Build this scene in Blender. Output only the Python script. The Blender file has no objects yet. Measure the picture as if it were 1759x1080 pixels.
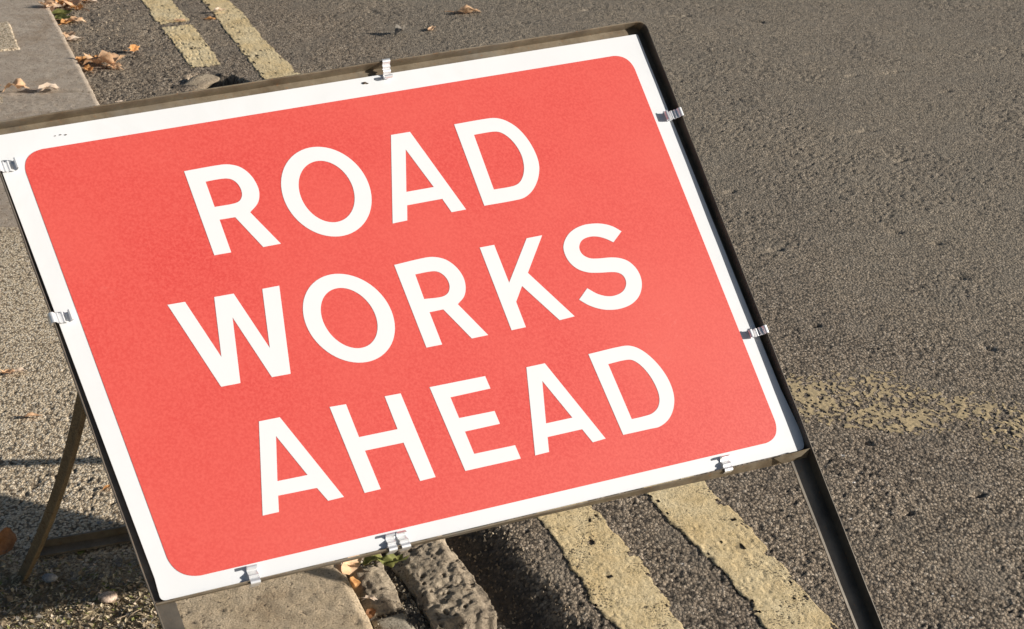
import bpy, math, random
import numpy as np
from mathutils import Vector

R = random.Random(7)
sc = bpy.context.scene
COL = sc.collection

# ------------------------------------------------------------------ camera, sky, sun, exposure
H = 1.5                                   # lens height over the pavement, metres
F = 2400.0                                # focal length in photograph pixels (1759 wide)
PITCH = math.atan(1240.0 / F)
CP, SP = math.cos(PITCH), math.sin(PITCH)
cam_d = bpy.data.cameras.new("camera")
cam = bpy.data.objects.new("camera", cam_d)
COL.objects.link(cam)
cam.location = (0, 0, H)
cam.rotation_euler = (math.pi / 2 - PITCH, 0, 0)
cam_d.sensor_width = 36.0
cam_d.sensor_fit = 'HORIZONTAL'
cam_d.lens = F / 1759.0 * 36.0
cam_d.clip_start = 0.05
cam_d.clip_end = 2000
cam_d.dof.use_dof = True
cam_d.dof.focus_distance = 2.3
cam_d.dof.aperture_fstop = 18.0
sc.camera = cam

SUN = Vector((0.949, -0.104, 0.298)).normalized()       # towards the sun
world = bpy.data.worlds.new("World")
sc.world = world
world.use_nodes = True
wn = world.node_tree
wn.nodes.clear()
wo = wn.nodes.new("ShaderNodeOutputWorld")
wb = wn.nodes.new("ShaderNodeBackground")
ws = wn.nodes.new("ShaderNodeTexSky")
ws.sky_type = 'NISHITA'
ws.sun_disc = False
ws.sun_elevation = math.asin(SUN.z)
ws.sun_rotation = math.atan2(SUN.x, SUN.y)
ws.air_density = 1.0
ws.dust_density = 1.2
wb.inputs[1].default_value = 0.05
wn.links.new(ws.outputs[0], wb.inputs[0])
wn.links.new(wb.outputs[0], wo.inputs[0])
sl = bpy.data.lights.new("sun", 'SUN')
sl.energy = 5.0
sl.angle = math.radians(0.5)
sl.color = (1.0, 0.94, 0.85)
so = bpy.data.objects.new("sun", sl)
COL.objects.link(so)
so.rotation_euler = SUN.to_track_quat('Z', 'Y').to_euler()
so.location = (3, -1, 3)
sc.view_settings.view_transform = 'Standard'
sc.view_settings.look = 'None'
sc.view_settings.exposure = 0.50
sc.view_settings.gamma = 1.0
sc.view_settings.use_curve_mapping = False
sc.render.engine = 'CYCLES'

# ------------------------------------------------------------------ measuring helpers
def ray(px, py):
    x, y = (px - 879.5) / F, (py - 540.0) / F
    return np.array([x, -SP * y + CP, -CP * y - SP])
CAM = np.array([0.0, 0.0, H])
def gnd(px, py, z=0.0):
    d = ray(px, py)
    return CAM + d * ((z - H) / d[2])
# kerb coordinates: s across (towards the road), t along (away from the lens)
TD = np.array([-0.3966, 0.9180])
SD = np.array([0.9180, 0.3966])
K0 = gnd(644, 1080)[:2]
def st(px, py, z=0.0):
    p = gnd(px, py, z)[:2] - K0
    return float(p @ SD), float(p @ TD)
def xy(s, t):
    return K0[0] + s * SD[0] + t * TD[0], K0[1] + s * SD[1] + t * TD[1]

# ------------------------------------------------------------------ numpy noise
def _h(ix, iy, k):
    n = (ix.astype(np.int64) * 374761393 + iy.astype(np.int64) * 668265263 + k * 1274126177) & 0xFFFFFFFF
    n = ((n ^ (n >> 13)) * 1103515245) & 0xFFFFFFFF
    n = ((n ^ (n >> 16)) * 2246822519) & 0xFFFFFFFF
    return ((n ^ (n >> 15)) & 0xFFFFFF).astype(np.float32) / 16777215.0
def vn(x, y, c, k=0):
    x = x / c; y = y / c
    ix = np.floor(x); iy = np.floor(y)
    fx = x - ix; fy = y - iy
    fx = fx * fx * (3 - 2 * fx); fy = fy * fy * (3 - 2 * fy)
    a = _h(ix, iy, k); b = _h(ix + 1, iy, k); cc = _h(ix, iy + 1, k); d = _h(ix + 1, iy + 1, k)
    return (a * (1 - fx) + b * fx) * (1 - fy) + (cc * (1 - fx) + d * fx) * fy
def fbm(x, y, c, k=0, o=4):
    r = 0; a = 0.5; tot = 0
    for i in range(o):
        r = r + a * vn(x, y, c, k + i * 17); tot += a; a *= 0.5; c *= 0.5
    return r / tot
def worley(x, y, c, k=0):
    x = x / c; y = y / c
    ix = np.floor(x); iy = np.floor(y)
    f1 = np.full(x.shape, 9.0, np.float32); f2 = f1.copy(); idr = np.zeros(x.shape, np.float32)
    for dx in (-1, 0, 1):
        for dy in (-1, 0, 1):
            cx = ix + dx; cy = iy + dy
            px = cx + _h(cx, cy, k); py = cy + _h(cx, cy, k + 5)
            d = np.sqrt((px - x) ** 2 + (py - y) ** 2)
            nb = d < f1
            f2 = np.where(nb, f1, np.minimum(f2, d))
            idr = np.where(nb, _h(cx, cy, k + 9), idr)
            f1 = np.where(nb, d, f1)
    return f1, f2, idr
def sst(a, b, x):
    v = np.clip((x - a) / (b - a), 0, 1)
    return v * v * (3 - 2 * v)

# ------------------------------------------------------------------ mesh + object helpers
def link(name, me, parent=None, loc=(0, 0, 0)):
    o = bpy.data.objects.new(name, me)
    COL.objects.link(o)
    o.location = loc
    if parent is not None:
        o.parent = parent
    return o
def empty(name, loc=(0, 0, 0), parent=None):
    o = bpy.data.objects.new(name, None)
    COL.objects.link(o)
    o.location = loc
    o.empty_display_size = 0.1
    if parent is not None:
        o.parent = parent
    return o
def tag(o, label, cat, group=None):
    o['label'] = label; o['category'] = cat
    if group:
        o['group'] = group
    return o
def pymesh(name, v, f, mat=None, smooth=False):
    me = bpy.data.meshes.new(name)
    me.from_pydata([tuple(map(float, p)) for p in v], [], [tuple(q) for q in f])
    me.update()
    if mat:
        me.materials.append(mat)
    if smooth:
        me.polygons.foreach_set('use_smooth', [True] * len(me.polygons))
    return me
def npmesh(name, co, quads, mat, attrs=None, smooth=True):
    """co (N,3), quads (M,4) as arrays; unused vertices are dropped."""
    used = np.unique(quads)
    remap = np.zeros(len(co), np.int32); remap[used] = np.arange(len(used), dtype=np.int32)
    co = co[used]; quads = remap[quads]
    me = bpy.data.meshes.new(name)
    me.vertices.add(len(co)); me.vertices.foreach_set('co', co.astype(np.float32).ravel())
    me.loops.add(quads.size); me.loops.foreach_set('vertex_index', quads.astype(np.int32).ravel())
    me.polygons.add(len(quads))
    me.polygons.foreach_set('loop_start', np.arange(0, quads.size, 4, dtype=np.int32))
    me.polygons.foreach_set('loop_total', np.full(len(quads), 4, np.int32))
    me.polygons.foreach_set('use_smooth', np.full(len(quads), smooth))
    me.update(calc_edges=True)
    for k, a in (attrs or {}).items():
        at = me.attributes.new(k, 'FLOAT', 'POINT')
        at.data.foreach_set('value', a[used].astype(np.float32).ravel())
    me.materials.append(mat)
    return me
def gridquads(nr, nc):
    i = np.arange(nr * nc, dtype=np.int32).reshape(nr, nc)
    return np.stack([i[:-1, :-1], i[:-1, 1:], i[1:, 1:], i[1:, :-1]], -1).reshape(-1, 4)

# ------------------------------------------------------------------ materials
def mat(name, rough=0.8, metal=0.0, spec=0.4):
    m = bpy.data.materials.new(name)
    m.use_nodes = True
    nt = m.node_tree
    b = nt.nodes["Principled BSDF"]
    b.inputs["Roughness"].default_value = rough
    b.inputs["Metallic"].default_value = metal
    b.inputs["Specular IOR Level"].default_value = spec
    return m, nt, b
def N(nt, t, **kw):
    n = nt.nodes.new(t)
    for k, v in kw.items():
        setattr(n, k, v)
    return n
def ramp(nt, src, stops, interp='LINEAR'):
    r = N(nt, "ShaderNodeValToRGB")
    r.color_ramp.interpolation = interp
    e = r.color_ramp.elements
    while len(e) < len(stops):
        e.new(0.5)
    for i, (p, c) in enumerate(stops):
        e[i].position = p
        e[i].color = (*c, 1) if len(c) == 3 else c
    nt.links.new(src, r.inputs[0])
    return r.outputs[0]
def noise(nt, scale, detail=4, rough=0.6, vec=None, dist=0.0):
    n = N(nt, "ShaderNodeTexNoise")
    n.inputs["Scale"].default_value = scale
    n.inputs["Detail"].default_value = detail
    n.inputs["Roughness"].default_value = rough
    n.inputs["Distortion"].default_value = dist
    if vec is None:
        vec = objco(nt)
    nt.links.new(vec, n.inputs["Vector"])
    return n.outputs["Fac"]
def objco(nt):
    for n in nt.nodes:
        if n.type == 'TEX_COORD':
            return n.outputs["Object"]
    return N(nt, "ShaderNodeTexCoord").outputs["Object"]
def mix(nt, fac, a, b, mode='MIX'):
    m = N(nt, "ShaderNodeMix", data_type='RGBA', blend_type=mode)
    for sock, v in ((m.inputs[0], fac), (m.inputs[6], a), (m.inputs[7], b)):
        if isinstance(v, (int, float)):
            sock.default_value = v
        elif isinstance(v, tuple):
            sock.default_value = (*v, 1)
        else:
            nt.links.new(v, sock)
    return m.outputs[2]
def attr(nt, name):
    a = N(nt, "ShaderNodeAttribute")
    a.attribute_name = name
    return a.outputs["Fac"]
def bump(nt, b, src, strength, dist):
    n = N(nt, "ShaderNodeBump")
    n.inputs["Strength"].default_value = strength
    n.inputs["Distance"].default_value = dist
    nt.links.new(src, n.inputs["Height"])
    nt.links.new(n.outputs[0], b.inputs["Normal"])
def setc(nt, b, c):
    if isinstance(c, tuple):
        b.inputs["Base Color"].default_value = (*c, 1)
    else:
        nt.links.new(c, b.inputs["Base Color"])

def voro(nt, scale, feature='F1', rnd=1.0):
    n = N(nt, "ShaderNodeTexVoronoi", feature=feature, voronoi_dimensions='2D')
    n.inputs["Scale"].default_value = scale
    n.inputs["Randomness"].default_value = rnd
    # break the cells' straight edges
    ad = N(nt, "ShaderNodeVectorMath", operation='MULTIPLY_ADD')
    nz = N(nt, "ShaderNodeTexNoise"); nz.inputs["Scale"].default_value = scale * 1.6; nz.inputs["Detail"].default_value = 2
    nt.links.new(objco(nt), nz.inputs["Vector"])
    nt.links.new(nz.outputs["Color"], ad.inputs[0])
    ad.inputs[1].default_value = (0.4 / scale,) * 3
    nt.links.new(objco(nt), ad.inputs[2])
    nt.links.new(ad.outputs[0], n.inputs["Vector"])
    return n
def fmath(nt, op, a, b=0.0, c=0.0):
    n = N(nt, "ShaderNodeMath", operation=op)
    for i, v in enumerate((a, b, c)):
        if isinstance(v, (int, float)): n.inputs[i].default_value = v
        else: nt.links.new(v, n.inputs[i])
    return n.outputs[0]
def chips(nt, b, scale, stops, dark, bump_s, k=0.6):
    """rolled or scattered stone chippings of mixed tone, darker in the gaps and where one is missing"""
    v = voro(nt, scale)
    sep = N(nt, "ShaderNodeSeparateColor"); nt.links.new(v.outputs["Color"], sep.inputs[0])
    v2 = voro(nt, scale * 2.3)
    sep2 = N(nt, "ShaderNodeSeparateColor"); nt.links.new(v2.outputs["Color"], sep2.inputs[0])
    c1 = ramp(nt, sep.outputs[0], stops)
    c2 = ramp(nt, sep2.outputs[1], stops)
    c = mix(nt, 0.4, c1, c2)
    gap = ramp(nt, v.outputs["Distance"], [(0.42, (0, 0, 0)), (0.72, (k, k, k))])
    c = mix(nt, gap, c, dark)
    lost = ramp(nt, sep.outputs[2], [(0.80, (0, 0, 0)), (0.84, (0.75, 0.75, 0.75))])
    c = mix(nt, lost, c, dark)
    f = noise(nt, 700, 2, 0.6)
    c = mix(nt, 0.6, c, ramp(nt, f, [(0.3, (0.55, 0.55, 0.55)), (0.65, (1, 1, 1))]), 'MULTIPLY')
    h = fmath(nt, 'MULTIPLY_ADD', v.outputs["Distance"], -1.0, sep.outputs[1])
    h = fmath(nt, 'MULTIPLY_ADD', f, 0.5, h)
    h = fmath(nt, 'MULTIPLY_ADD', v2.outputs["Distance"], -0.4, h)
    bump(nt, b, h, bump_s, 0.0026)
    return c
def m_asphalt():
    m, nt, b = mat("worn asphalt", 0.85, 0, 0.25)
    c = chips(nt, b, 150, [(0, (0.155, 0.12, 0.087)), (0.35, (0.312, 0.247, 0.182)), (0.8, (0.475, 0.382, 0.285)), (1, (0.80, 0.68, 0.54))], (0.048, 0.039, 0.031), 0.85, 0.8)
    c = mix(nt, ramp(nt, attr(nt, "chip"), [(0.0, (0.6, 0.6, 0.6)), (0.16, (0, 0, 0))]), c, (0.045, 0.04, 0.036))
    c = mix(nt, ramp(nt, attr(nt, "chip"), [(0.985, (0, 0, 0)), (0.99, (1, 1, 1))]), c, (0.75, 0.72, 0.68))
    l = noise(nt, 2.1, 5, 0.6)
    c = mix(nt, 0.7, c, ramp(nt, l, [(0.35, (0.76, 0.75, 0.76)), (0.65, (1.0, 0.985, 0.95))]), 'MULTIPLY')
    l2 = noise(nt, 7, 5, 0.65)
    c = mix(nt, ramp(nt, l2, [(0.48, (0, 0, 0)), (0.66, (0.55, 0.55, 0.55))]), c, (0.225, 0.19, 0.15))
    c = mix(nt, attr(nt, "grey"), c, (0.255, 0.23, 0.185))
    c = mix(nt, attr(nt, "low_dark"), c, (0.06, 0.052, 0.044))
    setc(nt, b, c)
    return m
def m_grit():
    m, nt, b = mat("gritty pavement", 0.9, 0, 0.2)
    c = chips(nt, b, 190, [(0, (0.36, 0.27, 0.175)), (0.3, (0.68, 0.54, 0.37)), (0.8, (0.88, 0.74, 0.55)), (1, (0.97, 0.88, 0.74))], (0.12, 0.085, 0.055), 0.7, 0.75)
    c = mix(nt, ramp(nt, attr(nt, "chip"), [(0.0, (0.8, 0.8, 0.8)), (0.2, (0, 0, 0))]), c, (0.07, 0.055, 0.04))
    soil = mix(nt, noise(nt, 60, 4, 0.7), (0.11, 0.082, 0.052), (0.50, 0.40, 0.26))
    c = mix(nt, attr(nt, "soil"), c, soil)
    setc(nt, b, c)
    return m
def m_stone(name, a, bb, pit=(0.10, 0.085, 0.07), sc_=1.0, rel=0.5):
    m, nt, b = mat(name, 0.85, 0, 0.25)
    n1 = noise(nt, 14 * sc_, 6, 0.65)
    n2 = noise(nt, 260 * sc_, 4, 0.7)
    c = mix(nt, ramp(nt, n1, [(0.35, (0, 0, 0)), (0.65, (1, 1, 1))]), a, bb)
    c = mix(nt, 0.75, c, ramp(nt, n2, [(0.32, (0.45, 0.43, 0.41)), (0.58, (1, 1, 1))]), 'MULTIPLY')
    n3 = noise(nt, 95 * sc_, 5, 0.7, None, 0.6)
    c = mix(nt, ramp(nt, n3, [(0.35, (0.9, 0.9, 0.9)), (0.43, (0, 0, 0))]), c, pit)
    n7 = noise(nt, 4.5, 6, 0.7, None, 0.8)
    c = mix(nt, ramp(nt, n7, [(0.52, (0, 0, 0)), (0.66, (0.45, 0.45, 0.45))]), c, (0.26, 0.18, 0.11))
    c = mix(nt, attr(nt, "pit"), c, pit)
    setc(nt, b, c)
    hh = fmath(nt, 'MULTIPLY_ADD', ramp(nt, n3, [(0.28, (0, 0, 0)), (0.45, (1, 1, 1))]), 0.8, n2)
    bump(nt, b, hh, rel, 0.0025)
    return m
def m_paint():
    m, nt, b = mat("old yellow road paint", 0.75, 0, 0.3)
    n1 = noise(nt, 9, 6, 0.7)
    n2 = noise(nt, 230, 4, 0.7)
    n3 = noise(nt, 45, 6, 0.7)
    n5 = noise(nt, 14, 3, 0.6)
    n6 = noise(nt, 420, 2, 0.6)
    c = mix(nt, ramp(nt, n1, [(0.35, (0, 0, 0)), (0.68, (1, 1, 1))]), (0.80, 0.605, 0.325), (0.88, 0.735, 0.475))
    c = mix(nt, ramp(nt, n3, [(0.50, (0, 0, 0)), (0.70, (0.5, 0.5, 0.5))]), c, (0.38, 0.30, 0.15))
    c = mix(nt, ramp(nt, n2, [(0.36, (0.75, 0.75, 0.75)), (0.44, (0, 0, 0))]), c, (0.27, 0.21, 0.115))
    sp = fmath(nt, 'MULTIPLY', ramp(nt, n2, [(0.43, (1, 1, 1)), (0.46, (0, 0, 0))]), ramp(nt, n5, [(0.50, (0, 0, 0)), (0.58, (1, 1, 1))]))
    c = mix(nt, sp, c, (0.055, 0.045, 0.035))
    c = mix(nt, 0.55, c, ramp(nt, n6, [(0.3, (0.68, 0.62, 0.5)), (0.6, (1.0, 1.0, 1.0))]), 'MULTIPLY')
    n4 = noise(nt, 60, 3, 0.6, None, 2.5)
    c = mix(nt, ramp(nt, n4, [(0.485, (0, 0, 0)), (0.5, (0.7, 0.7, 0.7)), (0.515, (0, 0, 0))]), c, (0.30, 0.235, 0.13))
    c = mix(nt, attr(nt, "chip"), c, (0.10, 0.08, 0.055))
    setc(nt, b, c)
    bump(nt, b, n2, 0.7, 0.0022)
    return m
def m_fadedpaint():
    m, nt, b = mat("faded yellow paint traces", 0.8, 0, 0.25)
    n1 = noise(nt, 30, 5, 0.7)
    n2 = noise(nt, 420, 3, 0.7)
    c = mix(nt, n1, (0.46, 0.36, 0.225), (0.72, 0.55, 0.30))
    c = mix(nt, ramp(nt, n2, [(0.35, (0.8, 0.8, 0.8)), (0.55, (0, 0, 0))]), c, (0.16, 0.13, 0.09))
    setc(nt, b, c)
    return m
def m_white():
    m, nt, b = mat("white reflective sheeting", 0.42, 0, 0.35)
    n1 = noise(nt, 5, 6, 0.6)
    n2 = noise(nt, 90, 5, 0.7)
    c = mix(nt, ramp(nt, n1, [(0.4, (0, 0, 0)), (0.75, (1, 1, 1))]), (0.665, 0.678, 0.70), (0.625, 0.635, 0.65))
    n4 = noise(nt, 2.2, 5, 0.7, None, 1.5)
    c = mix(nt, ramp(nt, n4, [(0.52, (0, 0, 0)), (0.75, (0.5, 0.5, 0.5))]), c, (0.57, 0.575, 0.57))
    c = mix(nt, ramp(nt, n2, [(0.70, (0, 0, 0)), (0.80, (0.35, 0.35, 0.35))]), c, (0.5, 0.47, 0.42))
    setc(nt, b, c)
    return m
def m_red():
    m, nt, b = mat("faded red reflective sheeting", 0.45, 0, 0.35)
    n1 = noise(nt, 260, 3, 0.65)
    n2 = noise(nt, 3.2, 5, 0.6)
    n3 = noise(nt, 900, 2, 0.5)
    c = mix(nt, ramp(nt, n1, [(0.38, (0, 0, 0)), (0.62, (1, 1, 1))]), (0.53, 0.050, 0.043), (0.62, 0.088, 0.074))
    c = mix(nt, ramp(nt, n2, [(0.3, (0, 0, 0)), (0.7, (0.7, 0.7, 0.7))]), c, (0.62, 0.104, 0.082))
    n4 = noise(nt, 7, 2, 0.5, None, 5.0)
    n5 = noise(nt, 3.5, 3, 0.6)
    scr = fmath(nt, 'MULTIPLY', ramp(nt, n4, [(0.497, (0, 0, 0)), (0.5, (1, 1, 1)), (0.503, (0, 0, 0))]), ramp(nt, n5, [(0.55, (0, 0, 0)), (0.7, (0.35, 0.35, 0.35))]))
    c = mix(nt, scr, c, (0.68, 0.25, 0.22))
    c = mix(nt, ramp(nt, n3, [(0.69, (0, 0, 0)), (0.74, (0.5, 0.5, 0.5))]), c, (0.45, 0.05, 0.05))
    setc(nt, b, c)
    bump(nt, b, n1, 0.12, 0.0005)
    return m
def m_letter():
    m, nt, b = mat("white reflective lettering", 0.42, 0, 0.35)
    n1 = noise(nt, 12, 4, 0.6)
    c = mix(nt, n1, (0.68, 0.692, 0.712), (0.65, 0.66, 0.672))
    setc(nt, b, c)
    return m
def m_steel():
    m, nt, b = mat("weathered frame steel", 0.45, 0.2, 0.5)
    n1 = noise(nt, 22, 6, 0.7)
    n2 = noise(nt, 160, 5, 0.75)
    n3 = noise(nt, 7, 5, 0.65)
    c = mix(nt, ramp(nt, n1, [(0.35, (0, 0, 0)), (0.65, (1, 1, 1))]), (0.125, 0.095, 0.062), (0.23, 0.19, 0.135))
    c = mix(nt, ramp(nt, n3, [(0.5, (0, 0, 0)), (0.75, (0.7, 0.7, 0.7))]), c, (0.17, 0.17, 0.165))
    c = mix(nt, ramp(nt, n2, [(0.58, (0, 0, 0)), (0.70, (0.8, 0.8, 0.8))]), c, (0.24, 0.115, 0.045))
    c = mix(nt, ramp(nt, n2, [(0.28, (0.7, 0.7, 0.7)), (0.38, (0, 0, 0))]), c, (0.045, 0.036, 0.028))
    setc(nt, b, c)
    bump(nt, b, n2, 0.25, 0.0008)
    return m
def m_darksteel():
    m, nt, b = mat("shade darkened rail steel", 0.38, 0.45, 0.5)  # darker than the frame steel: shade inside the rails put into the colour
    n1 = noise(nt, 18, 6, 0.7)
    n2 = noise(nt, 140, 5, 0.75)
    c = mix(nt, ramp(nt, n1, [(0.35, (0, 0, 0)), (0.65, (1, 1, 1))]), (0.085, 0.074, 0.062), (0.165, 0.142, 0.112))
    c = mix(nt, ramp(nt, n2, [(0.60, (0, 0, 0)), (0.72, (0.8, 0.8, 0.8))]), c, (0.24, 0.13, 0.06))
    setc(nt, b, c)
    bump(nt, b, n2, 0.2, 0.0006)
    return m
def m_zinc():
    m, nt, b = mat("bright zinc spring steel", 0.42, 0.7, 0.5)
    n1 = noise(nt, 80, 4, 0.6)
    c = mix(nt, n1, (0.74, 0.75, 0.77), (0.92, 0.92, 0.92))
    setc(nt, b, c)
    return m
def m_leaf(name, a, bb, vein=(0.30, 0.18, 0.09)):
    m, nt, b = mat(name, 0.65, 0, 0.3)
    n1 = noise(nt, 60, 5, 0.7)
    n2 = noise(nt, 300, 3, 0.7)
    c = mix(nt, ramp(nt, n1, [(0.35, (0, 0, 0)), (0.65, (1, 1, 1))]), a, bb)
    c = mix(nt, ramp(nt, n2, [(0.30, (0.6, 0.6, 0.6)), (0.42, (0, 0, 0))]), c, vein)
    setc(nt, b, c)
    b.inputs["Subsurface Weight"].default_value = 0.0
    tr = N(nt, "ShaderNodeBsdfTranslucent")
    nt.links.new(c, tr.inputs[0])
    mx = N(nt, "ShaderNodeMixShader")
    mx.inputs[0].default_value = 0.25
    out = nt.nodes["Material Output"]
    nt.links.new(b.outputs[0], mx.inputs[1]); nt.links.new(tr.outputs[0], mx.inputs[2])
    nt.links.new(mx.outputs[0], out.inputs[0])
    return m

ASPH = m_asphalt(); GRIT = m_grit(); PAINT = m_paint(); FADED = m_fadedpaint()
KERB_G = m_stone("grey pink kerb granite", (0.40, 0.325, 0.255), (0.52, 0.44, 0.355), (0.16, 0.12, 0.085))
KERB_T = m_stone("tan kerb stone", (0.48, 0.375, 0.25), (0.63, 0.505, 0.355), (0.14, 0.11, 0.08), 1.0, 0.7)
SETT = m_stone("rough gutter stone", (0.46, 0.38, 0.28), (0.26, 0.21, 0.155), (0.06, 0.048, 0.036), 0.8, 1.0)
CONC = m_stone("smooth gutter stone", (0.42, 0.37, 0.29), (0.33, 0.29, 0.23), (0.12, 0.10, 0.075))
RUSTY = m_stone("tan rusted leg steel", (0.22, 0.17, 0.105), (0.16, 0.125, 0.08), (0.10, 0.06, 0.03))
RAIL = m_darksteel()
WHITE = m_white(); RED = m_red(); LETTER = m_letter(); STEEL = m_steel(); ZINC = m_zinc()
L_TAN = m_leaf("dry tan leaf", (0.76, 0.45, 0.25), (0.93, 0.66, 0.43))
L_PALE = m_leaf("pale dry leaf", (0.78, 0.60, 0.45), (0.88, 0.74, 0.60))
L_ORANGE = m_leaf("orange brown leaf", (0.60, 0.27, 0.09), (0.78, 0.43, 0.18))
L_BROWN = m_leaf("dark brown leaf", (0.20, 0.09, 0.04), (0.34, 0.17, 0.08), (0.10, 0.05, 0.03))
L_GREEN = m_leaf("withered green leaf", (0.10, 0.12, 0.03), (0.34, 0.33, 0.11), (0.12, 0.13, 0.04))
L_GREY = m_leaf("grey curled leaf", (0.18, 0.16, 0.14), (0.30, 0.27, 0.23), (0.1, 0.09, 0.08))
L_DULL = m_leaf("crumbled brown litter", (0.20, 0.15, 0.095), (0.38, 0.30, 0.20), (0.07, 0.05, 0.035))
L_STRAW = m_leaf("straw coloured litter", (0.55, 0.45, 0.29), (0.75, 0.64, 0.45), (0.2, 0.15, 0.1))
TWIG = m_leaf("dead twig bark", (0.20, 0.15, 0.10), (0.38, 0.30, 0.21), (0.08, 0.06, 0.04))
P_PINK = m_stone("pink pebble", (0.62, 0.45, 0.34), (0.70, 0.55, 0.44))
P_GREY = m_stone("blue grey pebble", (0.30, 0.31, 0.33), (0.42, 0.42, 0.43))

# ------------------------------------------------------------------ the ground
ZR = -0.028                                             # road level beside the paint
KW = 0.33                                               # kerb width
# paint edges traced as (s, t) from the photograph
def trace(pts, z=ZR + 0.003):
    a = np.array([st(x, y, z) for x, y in pts]); a = a[np.argsort(a[:, 1])]
    return a[:, 1], a[:, 0]
L1L = trace([(930, 897), (958, 940), (989, 992), (1022, 1035), (1059, 1080), (1100, 1130), (244, 0), (262, 30), (285, 58), (308, 90), (318, 105)])
L1R = trace([(1020, 872), (1052, 905), (1096, 955), (1135, 1012), (1175, 1080), (1200, 1125), (296, 0), (331, 41), (356, 75), (377, 104)])
L2L = trace([(1109, 848), (1150, 895), (1162, 905), (1175, 918), (1208, 950), (1251, 992), (1285, 1035), (1317, 1080), (1350, 1125), (346, 0), (372, 30), (395, 64), (420, 95), (443, 124)])
L2R = trace([(1207, 827), (1245, 862), (1288, 905), (1325, 948), (1362, 992), (1405, 1037), (1447, 1080), (1480, 1120), (395, 0), (420, 25), (455, 68), (485, 96), (516, 127)])
T_HOLE0 = st(330, 122, ZR)[1]                            # far rim of the hole behind the sign
T_NEAR = st(900, 1080, ZR)[1]

def road_base(s, t):
    """large shape of the road surface"""
    z = np.full(s.shape, ZR, np.float32)
    z += 0.006 * (fbm(s, t, 0.35, 3) - 0.5)
    z += 0.010 * np.clip((s - 0.7) / 3, 0, 1)
    # lumpy edge beside the kerb at the far end
    lump = sst(0.42, 0.10, s) * sst(T_HOLE0 - 0.35, T_HOLE0 + 0.2, t)
    z += lump * (0.013 * (fbm(s, t, 0.09, 21, 4) - 0.40) + 0.003)
    # near half: the tarmac has broken away beside the gutter stones
    near = 1 - sst(T_HOLE0 - 0.70, T_HOLE0 - 0.35, t)
    wob = 0.022 * (fbm(s * 0 + 3, t, 0.12, 31) - 0.5) * 2 + 0.016 * (fbm(s, t, 0.045, 33) - 0.5) * 2
    lo = sst(0.33 + 0.0, 0.235, s + wob)
    z -= near * lo * 0.036
    # hole seen over the top of the sign
    hs = (s - 0.435 - 0.06 * (fbm(t, s, 0.1, 5) - 0.5) + 0.25 * (t - T_HOLE0 + 0.23)) / 0.105
    ht = (t - (T_HOLE0 - 0.23)) / 0.20
    q = hs * hs + ht * ht + 0.5 * (fbm(s, t, 0.07, 41) - 0.5)
    z -= 0.060 * (1 - sst(0.45, 1.0, q))
    # bed under the gutter stones
    z += near * (0.016 + 0.010 * fbm(s, t, 0.05, 48)) * sst(0.13, 0.09, s)
    z += near * 0.012 * sst(0.12, 0.08, s) * fbm(s, t, 0.03, 47)
    return z
CRACKS = []
_rc = random.Random(5)
for (px_, py_, L_) in ((1398, 94, 26), (1532, 128, 26), (1463, 133, 16), (1625, 160, 14), (1488, 228, 22), (1548, 277, 14), (1305, 40, 20), (1180, 30, 24), (1255, 330, 12), (1720, 210, 14), (1330, 430, 20),
                       (1540, 400, 12), (1450, 330, 10), (1650, 480, 14), (1610, 419, 10), (1400, 560, 12), (1700, 600, 14), (640, 20, 12), (900, 40, 12), (1010, 18, 14), (1560, 880, 12), (1490, 760, 12), (1680, 850, 14)):
    p_ = gnd(px_, py_, ZR); k_ = (p_[1] * CP + 0.69) / F
    CRACKS.append((p_[0], p_[1], L_ * k_, 0.0045 + 0.0008 * p_[1], _rc.uniform(-0.5, 0.5)))
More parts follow.
